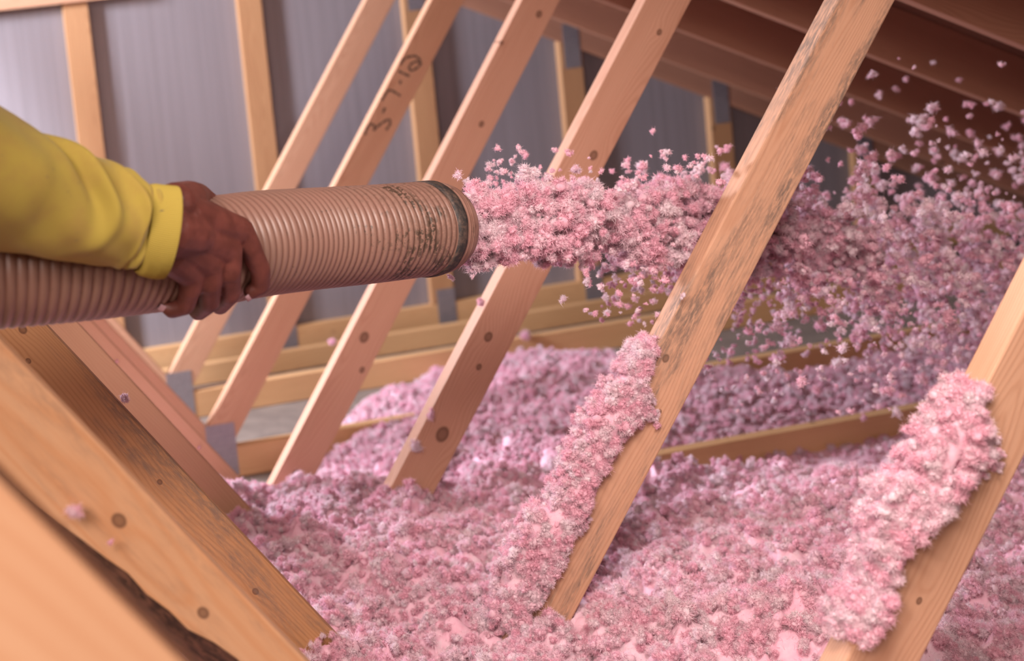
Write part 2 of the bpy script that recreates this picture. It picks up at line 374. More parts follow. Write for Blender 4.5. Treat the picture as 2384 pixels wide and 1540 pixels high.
# handwriting on the second web: 3-7-10 running up the board
STROKES = [[(725, 325), (740, 280), (800, 225), (880, 200), (950, 200), (1000, 240), (1022, 310), (970, 370), (900, 410), (858, 400), (855, 350), (900, 300), (960, 278), (1010, 300)],
           [(690, 420), (770, 460), (860, 495)], [(725, 560), (710, 620)], [(440, 860), (470, 810), (510, 740), (570, 705), (640, 740), (720, 790)], [(490, 970), (450, 1050)],
           [(195, 1375), (205, 1310), (250, 1230), (300, 1215), (335, 1245), (325, 1300), (400, 1230), (470, 1180), (540, 1145), (570, 1180), (550, 1240), (505, 1300)]]
def handwriting():
    bm = bmesh.new(); y = YK(2)
    for st in STROKES:
        p = [at(820+a/6.415, 100+b/6.415, y) for a, b in st]
        q = []
        for i in range(len(p)-1):
            p0, p1, p2, p3 = p[max(0, i-1)], p[i], p[i+1], p[min(len(p)-1, i+2)]
            for s in range(6):
                u = s/6; q.append(0.5*((2*p1)+(p2-p0)*u+(2*p0-5*p1+4*p2-p3)*u*u+(3*p1-p0-3*p2+p3)*u**3))
        q.append(p[-1]); rows = []
        for i, c in enumerate(q):
            d = (q[min(i+1, len(q)-1)]-q[max(i-1, 0)]).normalized(); n = Vector((-d.z, 0, d.x)); wd = 0.0036*(0.85+0.25*math.sin(i*0.9))
            rows.append([bm.verts.new((*(c+n*s*wd).xz, dy)) for s, dy in ((-1, 0), (-1, 1), (1, 1), (1, 0))])
        for r0, r1 in zip(rows, rows[1:]):
            for j in range(4): bm.faces.new((r0[j], r1[j], r1[(j+1) % 4], r0[(j+1) % 4]))
        bm.faces.new(rows[0]); bm.faces.new(rows[-1][::-1])
    for v in bm.verts: v.co = Vector((v.co.x, y-0.0003-0.0003*v.co.z, v.co.y))
    bmesh.ops.recalc_face_normals(bm, faces=bm.faces[:])
    me = bpy.data.meshes.new('handwriting'); bm.to_mesh(me); bm.free()
    t = NT('black_marker_ink'); t.base((0.085, 0.055, 0.04)); t.rough(0.6)
    o = link('handwriting', me, t.m); o.parent = webs['R', 2]; o.matrix_parent_inverse = (truss[2].matrix_local @ webs['R', 2].matrix_local).inverted()
    o['label'] = 'black marker figures 3-7-10 written up the board'
bpy.context.view_layer.update()
handwriting()

# gable end truss: flat studs with plates, bottom and top chord
g = tag(empty('gable_truss', (1.2, YW, 0)), 'gable end truss of upright studs standing against the grey sheathing', 'truss')
SX = [-0.69, -0.08, 0.532, 1.160, 1.782, 2.378, 2.974, 3.58]
for x in SX:
    board('stud', [(x, 0.131), (x+BW, 0.131), (x+BW, ztop(x+BW)), (x, ztop(x))], YW, TH, (0, 1), M['stud'], g)
    plate(x+0.055, 0.10, 0.072, 0.17, YW, g, 0.0)
    if x > 1: plate(x+0.05, ztop(x+0.045)+0.0, 0.065, 0.17, YW, g, 0.0)
board('bottom_chord', [(-1.4, 0.042), (4.5, 0.042), (4.5, 0.130), (-1.4, 0.130)], YW, TH, (1, 0), M['pine_chord'], g)
v = 0.14/math.cos(sl)
board('top_chord', [(-1.05, ztop(-1.05)+.001), (4.60, ztop(4.60)+.001), (4.60, ztop(4.60)+v), (-1.05, ztop(-1.05)+v)], YW, TH, (math.cos(sl), -math.sin(sl)), M['rafter'], g)
nl = board('nailing_board', [(-1.3, 0.001), (3.9, 0.001), (3.9, 0.074), (-1.3, 0.074)], 4.80, 0.038, (1, 0), M['pine_chord'], None)
tag(nl, 'long low board lying in front of the gable truss along the floor', 'board')
br = board('brace_board', [(-1.3, 1.402), (0.75, 1.402), (0.75, 1.491), (-1.3, 1.491)], YW-TH-0.001, TH, (1, 0), M['pine'], None)
tag(br, 'pale horizontal brace board across the stud tops in the top left corner', 'board')

# ------------------------------------------------------------------ glass wool: tuft shapes
def ico(sub):
    bm = bmesh.new(); bmesh.ops.create_icosphere(bm, subdivisions=sub, radius=1.0)
    bm.verts.ensure_lookup_table(); v = np.array([x.co[:] for x in bm.verts]); f = np.array([[q.index for q in p.verts] for p in bm.faces]); bm.free(); return v, f
ICO = {s: ico(s) for s in (1, 2, 3, 4)}
def blob(seed, sub, r, stretch, amp=1.0):
    v, f = ICO[sub]; gnr = np.random.default_rng(seed)
    d = v.copy()
    b1 = rough3(v, seed+1, 4, 1.6); b2 = np.abs(rough3(v, seed+2, 5, 2.6)); b3 = rough3(v, seed+3, 6, 5.5)
    rr = 0.80+amp*(0.16*b1+0.22*b2+0.06*b3)
    d = d*rr[:, None]*r*np.array(stretch)
    q, _ = np.linalg.qr(gnr.normal(size=(3, 3))); return d@q, f
def hairs(g_, st, d, ln, wd, curl=.55):
    """curved flat fibres: vertices and triangles"""
    n = len(st); e = np.cross(d, g_.normal(size=(n, 3))); e /= np.linalg.norm(e, axis=1)[:, None]; e2 = np.cross(d, e); c1 = g_.normal(0, curl, (n, 1)); c2 = g_.normal(0, curl, (n, 1))
    m0 = st+d*ln*.5+(e*c1+e2*c2)*ln*.22; tp = st+d*ln*.9+(e*c1+e2*c2)*ln*.75
    hv = np.stack([st+e*wd, st-e*wd, m0+e2*wd, m0-e2*wd, tp], 1).reshape(-1, 3); hi = np.arange(n)[:, None]*5
    return hv, np.concatenate([hi+np.array([[0, 1, 2]]), hi+np.array([[1, 3, 2]]), hi+np.array([[2, 3, 4]])])
def tuft_mesh(name, seed, size=0.011, lumps=4, fibres=26, main=2):
    """a wisp of wool: a few soft lumps buried in fine curled fibres"""
    g_ = np.random.default_rng(seed); V = []; F = []; n = 0
    def add(v, f):
        nonlocal n
        V.append(v); F.append(f+n); n += len(v)
    ax = g_.uniform(.65, 1.35, 3); cs = [np.zeros(3)]; rs = [size*.55]
    v, f = blob(seed*17, main, size*.55, ax); add(v, f)
    for i in range(lumps):
        d = g_.normal(size=3); d /= np.linalg.norm(d); rr = size*g_.uniform(0.2, 0.38); c = d*ax*size*g_.uniform(0.45, .85)
        v, f = blob(seed*37+5+i, 2, rr*.8, g_.uniform(0.7, 1.5, 3)); add(v+c, f); cs.append(c); rs.append(rr)
    k = g_.choice(len(cs), fibres, p=np.array(rs)**1.3/(np.array(rs)**1.3).sum()); cs = np.array(cs)[k]; rs = np.array(rs)[k][:, None]
    d0 = g_.normal(size=(fibres, 3)); d0 /= np.linalg.norm(d0, axis=1)[:, None]; st = cs+d0*rs*g_.uniform(.55, 1.0, (fibres, 1))
    d = d0*.8+g_.normal(0, .75, (fibres, 3)); d /= np.linalg.norm(d, axis=1)[:, None]
    ln = size*g_.uniform(.22, .55, (fibres, 1))*g_.choice([1, 1, 1, 1, 1.8], (fibres, 1)); v, f = hairs(g_, st, d, ln, g_.uniform(.00014, .00036, (fibres, 1))); add(v, f)
    me = big_mesh(name, np.concatenate(V), np.concatenate(F)); me.materials.append(M['fibre']); return me
TUFT = [tuft_mesh('tuft_shape', 100+i, 0.0105, 7+i % 4, 880, 2) for i in range(10)]
FLAKE = [tuft_mesh('flake_shape', 300+i, 0.0070, 4+i % 4, 300, 2) for i in range(10)]
def source(name, meshes):
    col = bpy.data.collections.new(name)
    for i, me in enumerate(meshes): col.objects.link(bpy.data.objects.new(name+'_source', me))
    return col
SRC_T, SRC_F = source('tuft', TUFT), source('flake', FLAKE)

def fluff_group(col):
    ng = bpy.data.node_groups.new('scatter_'+col.name, 'GeometryNodeTree')
    ng.interface.new_socket('Geometry', in_out='INPUT', socket_type='NodeSocketGeometry'); ng.interface.new_socket('Geometry', in_out='OUTPUT', socket_type='NodeSocketGeometry')
    N = ng.nodes; L = ng.links; gi = N.new('NodeGroupInput'); go = N.new('NodeGroupOutput')
    ci = N.new('GeometryNodeCollectionInfo'); ci.inputs['Collection'].default_value = col; ci.inputs['Separate Children'].default_value = True; ci.inputs['Reset Children'].default_value = True
    def attr(nm, ty):
        a = N.new('GeometryNodeInputNamedAttribute'); a.data_type = ty; a.inputs['Name'].default_value = nm; return a.outputs['Attribute']
    ip = N.new('GeometryNodeInstanceOnPoints'); ip.inputs['Pick Instance'].default_value = True
    L.new(gi.outputs[0], ip.inputs['Points']); L.new(ci.outputs[0], ip.inputs['Instance'])
    L.new(attr('is_tuft', 'BOOLEAN'), ip.inputs['Selection']); L.new(attr('pick', 'INT'), ip.inputs['Instance Index'])
    L.new(attr('turn', 'FLOAT_VECTOR'), ip.inputs['Rotation']); L.new(attr('size', 'FLOAT'), ip.inputs['Scale'])
    jn = N.new('GeometryNodeJoinGeometry'); L.new(gi.outputs[0], jn.inputs[0]); L.new(ip.outputs[0], jn.inputs[0]); L.new(jn.outputs[0], go.inputs[0])
    return ng
NG_T, NG_F = fluff_group(SRC_T), fluff_group(SRC_F)
def fluff(name, base_v, base_f, pts, sizes, ng, n_src=10, seed=0, core=True):
    g_ = np.random.default_rng(seed+50); nb = len(base_v); n = len(pts)
    me = big_mesh(name, np.concatenate([base_v, pts]) if nb else pts, base_f[0], base_f[1]) if nb else big_mesh(name, pts, [])
    me.materials.append(M['fibre_core'])
    for nm, ty, key, val in (('is_tuft', 'BOOLEAN', 'value', np.r_[np.zeros(nb, bool), np.ones(n, bool)]), ('pick', 'INT', 'value', np.r_[np.zeros(nb, int), g_.integers(0, n_src, n)].astype(np.int32)),
                             ('size', 'FLOAT', 'value', np.r_[np.zeros(nb), sizes].astype(np.float32)), ('turn', 'FLOAT_VECTOR', 'vector', np.r_[np.zeros(nb*3), g_.uniform(0, 6.28, n*3)].astype(np.float32))):
        a = me.attributes.new(nm, ty, 'POINT'); a.data.foreach_set(key, val)
    o = link(name, me); md = o.modifiers.new('tufts', 'NODES'); md.node_group = ng
    return o

# value noise on a plane
def vnoise(x, y, cell, seed):
    g_ = np.random.default_rng(seed); tb = g_.uniform(-1, 1, (256, 256)); u = x/cell+50; v_ = y/cell+50
    i = np.floor(u).astype(int); j = np.floor(v_).astype(int); a = u-i; b = v_-j; a = a*a*(3-2*a); b = b*b*(3-2*b); i %= 255; j %= 255
    return (tb[i, j]*(1-a)+tb[i+1, j]*a)*(1-b)+(tb[i, j+1]*(1-a)+tb[i+1, j+1]*a)*b
# depth of the wool: deep in front, thinning out towards the gable wall
CTRL = np.array([(x, y, h, s) for x, y, h, s in [
    (0.5, 1.6, .37, .35), (0.9, 2.0, .355, .25), (1.4, 1.9, .34, .35), (0.55, 2.6, .37, .22), (0.92, 2.6, .315, .16), (1.35, 2.55, .27, .25), (0.70, 3.02, .23, .13), (0.66, 3.25, .165, .12), (0.95, 3.10, .17, .14),
    (1.0, 3.38, .04, .10), (0.85, 3.45, .0, .12), (0.75, 3.65, -.02, .13), (0.95, 3.62, .02, .08), (1.2, 3.45, .15, .13), (1.15, 3.70, .085, .08), (1.4, 3.62, .11, .14), (1.25, 3.80, .06, .06), (0.85, 4.1, -.03, .18), (1.05, 4.2, -.03, .09), (1.28, 4.05, .09, .08), (1.42, 4.0, .08, .10), (1.05, 3.85, .02, .05), (1.6, 4.1, .09, .12),
    (1.75, 3.85, .14, .14), (1.85, 4.15, .115, .14), (2.0, 4.15, .07, .12), (2.4, 4.12, .02, .12), (2.1, 3.75, .09, .10), (2.6, 4.15, -.03, .2), (3.0, 4.2, -.03, .25), (2.0, 3.55, .10, .2), (2.0, 3.28, .045, .10), (2.3, 3.25, .045, .14), (1.72, 3.08, -.02, .13), (2.0, 3.05, -.05, .14), (2.3, 3.05, -.05, .16), (2.6, 3.05, -.03, .18), (1.75, 2.8, .13, .15), (2.2, 2.75, .10, .18), (2.7, 2.8, .11, .3), (2.9, 3.55, .05, .25),
    (1.2, 4.65, -.02, .25), (2.2, 4.65, -.005, .3), (3.3, 4.6, -.03, .4), (2.0, 2.2, .26, .35), (2.8, 2.0, .22, .5), (3.6, 3.0, .12, .6), (0.2, 3.2, .10, .2), (0.2, 4.2, .012, .3), (0.1, 2.3, .34, .3)]])
def wool_h(x, y):
    num = np.zeros_like(x); den = np.zeros_like(x)+1e-9
    for cx, cy, ch, cs in CTRL:
        w_ = np.exp(-((x-cx)**2+(y-cy)**2)/(2*cs*cs)); num += w_*ch; den += w_
    h = num/den
    amp = np.clip(h/0.16, 0.12, 1.0)
    bl = lambda c, sd: np.abs(vnoise(x, y, c, sd))*2.0-0.55
    h = h+amp*(0.026*vnoise(x, y, .17, 1)+0.024*bl(.085, 2)+0.013*bl(.045, 3)-0.004)
    return h
def wool_fine(x, y):
    h = wool_h(x, y); amp = np.clip(h/0.08, 0.15, 1.0); bl = lambda c, sd: np.abs(vnoise(x, y, c, sd))*2.0-0.5
    return h-0.011*amp+amp*(0.007*bl(.022, 11)+0.0036*bl(.011, 12)+0.0016*vnoise(x, y, .0058, 13))
def sheet(X, Y, H):
    ny, nx = X.shape; v = np.stack([X, Y, H], -1).reshape(-1, 3); i = np.arange(nx*ny).reshape(ny, nx)
    f = np.stack([i[:-1, :-1], i[:-1, 1:], i[1:, 1:], i[1:, :-1]], -1).reshape(-1, 4); return v, f[(v[:, 2][f] > -0.002).any(1)]
# coarse bed everywhere, a fine surface laid over the part that lies open between the trusses
X, Y = np.meshgrid(np.arange(0.0, 4.3, .0125), np.arange(1.2, 4.78, .0125)); v0, f0 = sheet(X, Y, wool_h(X, Y)-0.018)
U, V_ = np.meshgrid(np.arange(.13, 1.0, .0022), np.exp(np.arange(math.log(1.42), math.log(4.76), .0026))); Y = V_; X = U*V_
H = wool_fine(X, Y); dx = 0.007*vnoise(X, Y, .030, 21); dy = 0.007*vnoise(X, Y, .030, 23); am = np.clip(H/0.06, 0, 1)
v1, f1 = sheet(X+dx*am, Y+dy*am, H)
# hairs standing off that surface
gh = np.random.default_rng(31); nh = 150000; pick = f1[gh.integers(0, len(f1), nh)][:, 0]; st = v1[pick]; ok = st[:, 2] > 0.012; st = st[ok]; nh = len(st)
d = gh.normal(0, .8, (nh, 3))+np.array([0, 0, .55]); d /= np.linalg.norm(d, axis=1)[:, None]; e = np.cross(d, gh.normal(size=(nh, 3))); e /= np.linalg.norm(e, axis=1)[:, None]; e2 = np.cross(d, e)
ln = gh.uniform(.003, .009, (nh, 1)); wd = gh.uniform(.00018, .00050, (nh, 1)); cv = (e*gh.normal(size=(nh, 1))+e2*gh.normal(size=(nh, 1)))*ln*.5; a0 = st-d*.001; m0 = a0+d*ln*.55+cv*.3
hv = np.stack([a0+e*wd, a0-e*wd, m0+e2*wd*.8, m0-e2*wd*.8, a0+d*ln+cv], 1).reshape(-1, 3); hi = np.arange(nh)[:, None]*5
bv = np.concatenate([v0, v1, hv]); bq = np.concatenate([f0, f1+len(v0)]); bt = np.concatenate([hi+np.array([[0, 1, 2]]), hi+np.array([[1, 3, 2]]), hi+np.array([[2, 3, 4]])])+len(v0)+len(v1)
bf = (bt, bq)
def in_web(p, pad=0.006):
    """true where a point lies inside a truss web or chord"""
    bad = np.zeros(len(p), bool)
    for k in range(1, 8):
        sl_ = (p[:, 1] > YK(k)-pad) & (p[:, 1] < YK(k)+TH+pad)
        a = math.radians(RW[k][1]); x0 = RW[k][0]+(p[:, 2]-0.7)/math.tan(a); bad |= sl_ & (p[:, 0] > x0-pad) & (p[:, 0] < x0+BW/math.sin(a)+pad)
        a = math.radians(LW[k][1]); x1 = LW[k][0]-(p[:, 2]-0.7)/math.tan(a); bad |= sl_ & (p[:, 0] < x1+pad) & (p[:, 0] > x1-BW/math.sin(a)-pad)
    return bad
def sample_bed(n, lo, hi, ylo, yhi, jit, smin, smax, seed):
    g_ = np.random.default_rng(seed); y = np.sqrt(g_.uniform(ylo**2, yhi**2, n)); x = y*g_.uniform(lo, hi, n); h = wool_h(x, y)
    thin = np.clip((h-0.004)/0.05, 0.0, 1.0); ok = g_.uniform(size=n) < thin**0.8
    p = np.stack([x, y, h+g_.normal(0, jit, n)], -1)[ok]; return p, g_.uniform(smin, smax, n)[ok]*g_.choice([0.75, 1.0, 1.3], ok.sum(), p=[.4, .4, .2])
P1, s1 = sample_bed(50000, 0.16, 0.95, 1.5, 4.75, 0.004, 0.5, 1.05, 1); P1[:, 2] += 0.002
P2, s2 = sample_bed(5000, 0.0, 1.6, 1.25, 4.6, 0.005, 0.9, 1.5, 2)
bp_ = np.concatenate([P1, P2]); bs_ = np.concatenate([s1, s2]); ok = ~in_web(bp_, 0.004) & (bp_[:, 0] < 4.25)
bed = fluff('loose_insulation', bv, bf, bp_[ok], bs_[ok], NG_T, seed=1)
tag(bed, 'deep fluffy bed of pink loose-fill insulation covering the attic floor', 'insulation', kind='stuff')

# heaps caught on the upper faces of two webs: stations along the web, height above it, spill over its face
def heap(name, k, prof, n, seed, label):
    g_ = np.random.default_rng(seed); a = math.radians(RW[k][1]); d = np.array([math.cos(a), 0, math.sin(a)]); nn = np.array([-math.sin(a), 0, math.cos(a)])
    o = np.array([RW[k][0]-0.7/math.tan(a), YK(k), 0]); pr = np.array(prof)
    s = g_.uniform(pr[0, 0], pr[-1, 0], n); up = np.interp(s, pr[:, 0], pr[:, 1]); dn = np.interp(s, pr[:, 0], pr[:, 2])
    tt = g_.uniform(0, 1, n); h = -dn+(up+dn)*tt
    # above the edge: a rounded mound over the thickness; below it: a layer hanging on the front face
    yy = np.where(h > 0, g_.uniform(-0.022, TH+0.014, n)*(1-0.45*np.clip(h/np.maximum(up, 1e-3), 0, 1))+0.45*np.clip(h/np.maximum(up, 1e-3), 0, 1)*TH/2, -0.004-0.024*g_.uniform(0, 1, n)*np.clip(1-(-h/np.maximum(dn, 1e-3)), 0.1, 1))
    p = o+s[:, None]*d+h[:, None]*nn+yy[:, None]*np.array([0, 1, 0]); p += g_.normal(0, 0.0025, p.shape)
    sz = g_.uniform(0.55, 1.15, n)*np.where(h < -0.5*dn, 0.6, 1.0)
    ns, nr_ = 60, 16; hv = []; ss = np.linspace(pr[0, 0], pr[-1, 0], ns)
    for q, s_ in enumerate(ss):
        u_ = max(.004, float(np.interp(s_, pr[:, 0], pr[:, 1]))-.009); w_ = max(.002, min(.012, float(np.interp(s_, pr[:, 0], pr[:, 2]))*.5))
        for j in range(nr_):
            th = j/nr_*2*math.pi; ch, cy_ = math.cos(th), math.sin(th); hh = ch*u_ if ch > 0 else ch*w_; yy_ = TH*.45+cy_*(TH*.5+.010) if ch > -.2 else (TH*.45+cy_*(TH*.5+.010))
            jt = .0035*math.sin(j*2.3+q*1.1)*math.sin(q*.83+j); hv.append(o+s_*d+(hh+jt)*nn+np.array([0, yy_, 0]))
    hv = np.array(hv); ii = np.arange(ns*nr_).reshape(ns, nr_); hq = np.stack([ii[:-1], ii[1:], np.roll(ii, -1, 1)[1:], np.roll(ii, -1, 1)[:-1]], -1).reshape(-1, 4)
    o_ = fluff(name, hv, (np.zeros((0, 3), int), hq), p, sz, NG_T, seed=seed)
    return tag(o_, label, 'insulation', kind='stuff')
heap('insulation_heap', 5, [(.43, .03, .02), (.452, .035, .012), (.491, .052, .02), (.55, .060, .03), (.60, .062, .024), (.631, .034, .032), (.676, .036, .014), (.709, .044, .010), (.765, .046, .016), (.796, .050, .03), (.822, .040, .066), (.848, .034, .04), (.868, .032, .008), (.90, .026, -.002), (.93, .012, -.006)], 1150, 5,
     'pink insulation heaped along the grey stained slanted web in the middle')
heap('insulation_heap', 6, [(.70, .014, -.002), (.715, .022, .006), (.735, .026, .010), (.752, .012, .002), (.768, .008, -.002), (.788, .022, -.003), (.81, .038, -.004), (.843, .047, .002), (.872, .05, .024), (.90, .034, .034), (.93, .038, .046), (.955, .034, .066), (.972, .030, .052), (.985, .026, .016), (1.0, .018, .0), (1.023, .010, -.004)], 760, 6,
     'pale pink insulation heaped on the slanted web at the right edge')

# small tufts lying singly on boards
REST = [((1118, 706), 4, 1.0, 'tiny pink tuft clinging to the web edge right below the hose mouth'), ((966, 1040), 4, 1.7, 'pink tuft stuck low on the web edge left of the big heap'),
        ((1004, 966), 4, 1.2, 'small pink tuft on the same web edge just above the larger tuft'), ((1222, 781), 1, 2.3, 'pink tuft lying on the back joist behind the web'),
        ((775, 795), 1.2, 1.7, 'pink tuft on the back joist between two slanted webs'), ((289, 926), 4.97, 1.0, 'pink scrap on the dark top edge of the amber board'),
        ((173, 1191), 6.02, 1.1, 'white pink tuft on the orange knotty board at left'), ((257, 1262), 6.02, .6, 'tiny pale speck on the orange board below the knot'),
        ((1752, 690), 5.02, .0, ''), ((1592, 688), 5.02, .75, 'tiny pink tuft stuck on the stained web face below the jet'), ((272, 841), 3, .8, 'pink scrap on the salmon board behind the amber one'),
        ((463, 1043), 3, .8, 'small pink scrap low on the salmon board at left'), ((905, 958), 1, .9, 'pale pink tuft on the joist between the slanted webs')]
for (px, py), k, sz, lb in REST:
    if not sz: continue
    p = at(px, py, YK(k)-0.004)
    o = link('insulation_tuft', random.choice(TUFT if sz > .9 else FLAKE), None); o.location = p; o.scale = [sz*.85*random.uniform(.8, 1.2) for _ in range(3)]; o.rotation_euler = [random.uniform(0, 6) for _ in range(3)]
    tag(o, lb, 'insulation', 'stray tufts lying on boards')

# ------------------------------------------------------------------ hose
HR = 0.0675
HC = [(1045, 531, 1.895), (992, 533, 1.875), (854, 546, 1.815), (715, 557, 1.765), (600, 568, 1.71), (480, 586, 1.66), (350, 596, 1.62), (200, 610, 1.585), (0, 626, 1.565), (-250, 640, 1.56), (-520, 640, 1.57)]
HP = [at(*c) for c in HC]
def catmull(P, m):
    q = []
    for i in range(len(P)-1):
        p0, p1, p2, p3 = P[max(0, i-1)], P[i], P[i+1], P[min(len(P)-1, i+2)]
        for s in range(m):
            u = s/m; q.append(0.5*((2*p1)+(p2-p0)*u+(2*p0-5*p1+4*p2-p3)*u*u+(3*p1-p0-3*p2+p3)*u**3))
    q.append(P[-1]); return q
def resample(P, step):
    d = [0]
    for a, b in zip(P, P[1:]): d.append(d[-1]+(b-a).length)
    n = int(d[-1]/step); arr = np.array([list(p) for p in P]); ss = np.linspace(0, d[-1], n+1)
    return [Vector((np.interp(s, d, arr[:, 0]), np.interp(s, d, arr[:, 1]), np.interp(s, d, arr[:, 2]))) for s in ss], ss
HL, HS = resample(catmull(HP, 24), 0.00135)          # from the mouth backwards
def frame(P, i):
    t = (P[min(i+1, len(P)-1)]-P[max(i-1, 0)]).normalized(); u = (Vector((0, 0, 1))-t*t.z).normalized(); return t, u, t.cross(u)
PITCHH = 0.0112
def hose():
    root = tag(empty('blowing_hose', HP[0]), 'dirty beige corrugated hose blowing pink insulation, gripped by a hand', 'hose')
    n = 96; V = []; F = []; A = []; G = []
    i0 = int(0.050/0.00135)
    for i in range(i0, len(HL)):
        t, u, s_ = frame(HL, i)
        for j in range(n):
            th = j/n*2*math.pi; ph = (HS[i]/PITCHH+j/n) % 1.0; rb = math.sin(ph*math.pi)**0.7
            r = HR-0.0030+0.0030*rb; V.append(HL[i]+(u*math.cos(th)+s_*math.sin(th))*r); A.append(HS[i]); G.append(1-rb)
    m = len(HL)-i0
    for i in range(m-1):
        for j in range(n): F.append((i*n+j, (i+1)*n+j, (i+1)*n+(j+1) % n, i*n+(j+1) % n))
    me = mesh('corrugated_tube', V, F)
    for nm, val in (('along', A), ('groove', G)): a = me.attributes.new(nm, 'FLOAT', 'POINT'); a.data.foreach_set('value', np.array(val, np.float32))
    t = NT('beige_hose_plastic'); t.rough(0.42); o = t.obj()
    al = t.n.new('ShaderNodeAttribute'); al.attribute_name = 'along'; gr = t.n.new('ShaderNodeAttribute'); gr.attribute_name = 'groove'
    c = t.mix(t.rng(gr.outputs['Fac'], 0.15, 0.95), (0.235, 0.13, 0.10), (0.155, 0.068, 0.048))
    c = t.mix(t.math('MULTIPLY', t.rng(t.noise(o, 14, 3), 0.35, 0.7), 0.35), c, (0.24, 0.115, 0.09))
    near = t.rng(al.outputs['Fac'], 0.05, 0.36, 1.0, 0.18)
    spk = t.noise(o, 150, 4, 0.75); thr = t.math('SUBTRACT', 0.70, t.math('MULTIPLY', near, 0.26))
    dm = t.rng(t.math('SUBTRACT', t.math('ADD', spk, t.math('MULTIPLY', gr.outputs['Fac'], 0.10)), thr), 0.0, 0.10)
    big = t.rng(t.noise(o, 22, 2), 0.42, 0.62); dm = t.math('MULTIPLY', dm, t.math('MAXIMUM', big, 0.25))
    t.base(t.mix(t.math('MULTIPLY', dm, 0.9), c, (0.045, 0.03, 0.02)))
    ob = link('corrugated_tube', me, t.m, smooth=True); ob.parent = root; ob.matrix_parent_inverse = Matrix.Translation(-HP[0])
    # smooth end collar with rim and inside wall
    def lathe(name, prof, mat, amp=0.0):
        V = []; F = []; n = 80
        for (s, r) in prof:
            i = min(len(HL)-1, max(0, int(s/0.00135))); tt, u, s_ = frame(HL, i); c = HL[i]
            for j in range(n):
                th = j/n*2*math.pi; rr = r+amp*(math.sin(th*5+s*200)+math.sin(th*11+s*90))*0.5; V.append(c+(u*math.cos(th)+s_*math.sin(th))*rr)
        for i in range(len(prof)-1):
            for j in range(n): F.append((i*n+j, (i+1)*n+j, (i+1)*n+(j+1) % n, i*n+(j+1) % n))
        o = link(name, mesh(name, V, F), mat, smooth=True); o.parent = root; o.matrix_parent_inverse = Matrix.Translation(-HP[0]); return o
    t = NT('smeared_collar_plastic'); t.rough(0.5); o = t.obj()
    b1 = t.rng(t.noise(t.vmath('MULTIPLY', o, (60, 60, 25)), 1.0, 5, 0.75), 0.53, 0.66)
    c = t.mix(t.rng(t.noise(o, 20, 3), 0.35, 0.7), (0.28, 0.155, 0.12), (0.20, 0.095, 0.072)); t.base(t.mix(t.math('MULTIPLY', b1, 0.85), c, (0.07, 0.04, 0.028)))
    prof = [(0.058, HR-0.0015)]+[(0.055-0.0485*i/24, HR-0.0005-0.0012*(i % 3 == 0)-0.006*(i/24)**4) for i in range(25)]+[(0.004, HR-0.0085), (0.001, HR-0.010), (0.0, HR-0.0122), (0.003, HR-0.014), (0.02, HR-0.014), (0.12, HR-0.014)]
    co = lathe('end_collar', prof, t.m); co['label'] = 'smooth dirt-smeared end collar of the hose'
    t = NT('black_tape'); t.rough(0.7); o = t.obj(); t.base(t.mix(t.rng(t.noise(o, 90, 4, 0.7), 0.4, 0.7), (0.022, 0.018, 0.018), (0.10, 0.06, 0.045)))
    tp = lathe('tape_band', [(0.058, HR-0.002), (0.0575, HR+0.0006), (0.05, HR+0.0012), (0.042, HR+0.0012), (0.036, HR+0.0006), (0.0355, HR-0.002)], t.m, 0.0006); tp['label'] = 'ragged black tape band near the hose mouth'
hose()

# ------------------------------------------------------------------ person: right arm, hand closed on the hose
def hose_at(px):
    xs_ = [c[0] for c in HC][::-1]; pts = np.array([list(p) for p in HP])[::-1]
    c = Vector([float(np.interp(px, xs_, pts[:, i])) for i in range(3)])
    c2 = Vector([float(np.interp(px+20, xs_, pts[:, i])) for i in range(3)]); ax = (c2-c).normalized()
    nr = Vector((0, 0, CAMZ))-c; nr = (nr-ax*nr.dot(ax)).normalized(); dn = ax.cross(nr); dn = dn if dn.z < 0 else -dn
    return c, ax, nr, dn
def grip(px, phi, lift):
    c, ax, nr, dn = hose_at(px); ph = math.radians(phi); return c+(nr*math.cos(ph)+dn*math.sin(ph))*(HR+lift)
def capsule_chain(bm, pts, rad, seg=14):
    """tapered tube through pts with round ends"""
    P_ = []; R_ = []
    for i in range(len(pts)-1):
        for s in range(5): u = s/5; P_.append(pts[i].lerp(pts[i+1], u)); R_.append(rad[i]*(1-u)+rad[i+1]*u)
    P_.append(pts[-1]); R_.append(rad[-1])
    for p, r in zip(P_, R_):
        bmesh.ops.create_icosphere(bm, subdivisions=2, radius=r, matrix=Matrix.Translation(p))
    for a, b, ra, rb in zip(P_, P_[1:], R_, R_[1:]):
        d = b-a
        if d.length < 1e-6: continue
        q = d.to_track_quat('Z', 'Y').to_matrix().to_4x4()
        bmesh.ops.create_cone(bm, cap_ends=True, segments=seg, radius1=ra, radius2=rb, depth=d.length, matrix=Matrix.Translation((a+b)/2) @ q)
person = tag(empty('person', (0.0, 1.40, 1.30)), 'arm in a yellow sleeve, brown bare hand gripping the corrugated hose', 'person')
elbow = at(-150, 385, 1.45); wrist = at(392, 540, 1.512)
HLn = np.array([list(p) for p in HL])
def hug(px, py, lift, back=0.0):
    """first point on the line of sight that lies lift above the hose skin, pushed back if asked"""
    best = None
    for y in np.arange(1.45, 1.95, .002):
        p = at(px, py, y); d = float(np.sqrt(((HLn-np.array(list(p)))**2).sum(1)).min())-HR
        if d <= lift: return at(px, py, y+back)
        if best is None or d < best[0]: best = (d, y)
    return at(px, py, best[1]+back)
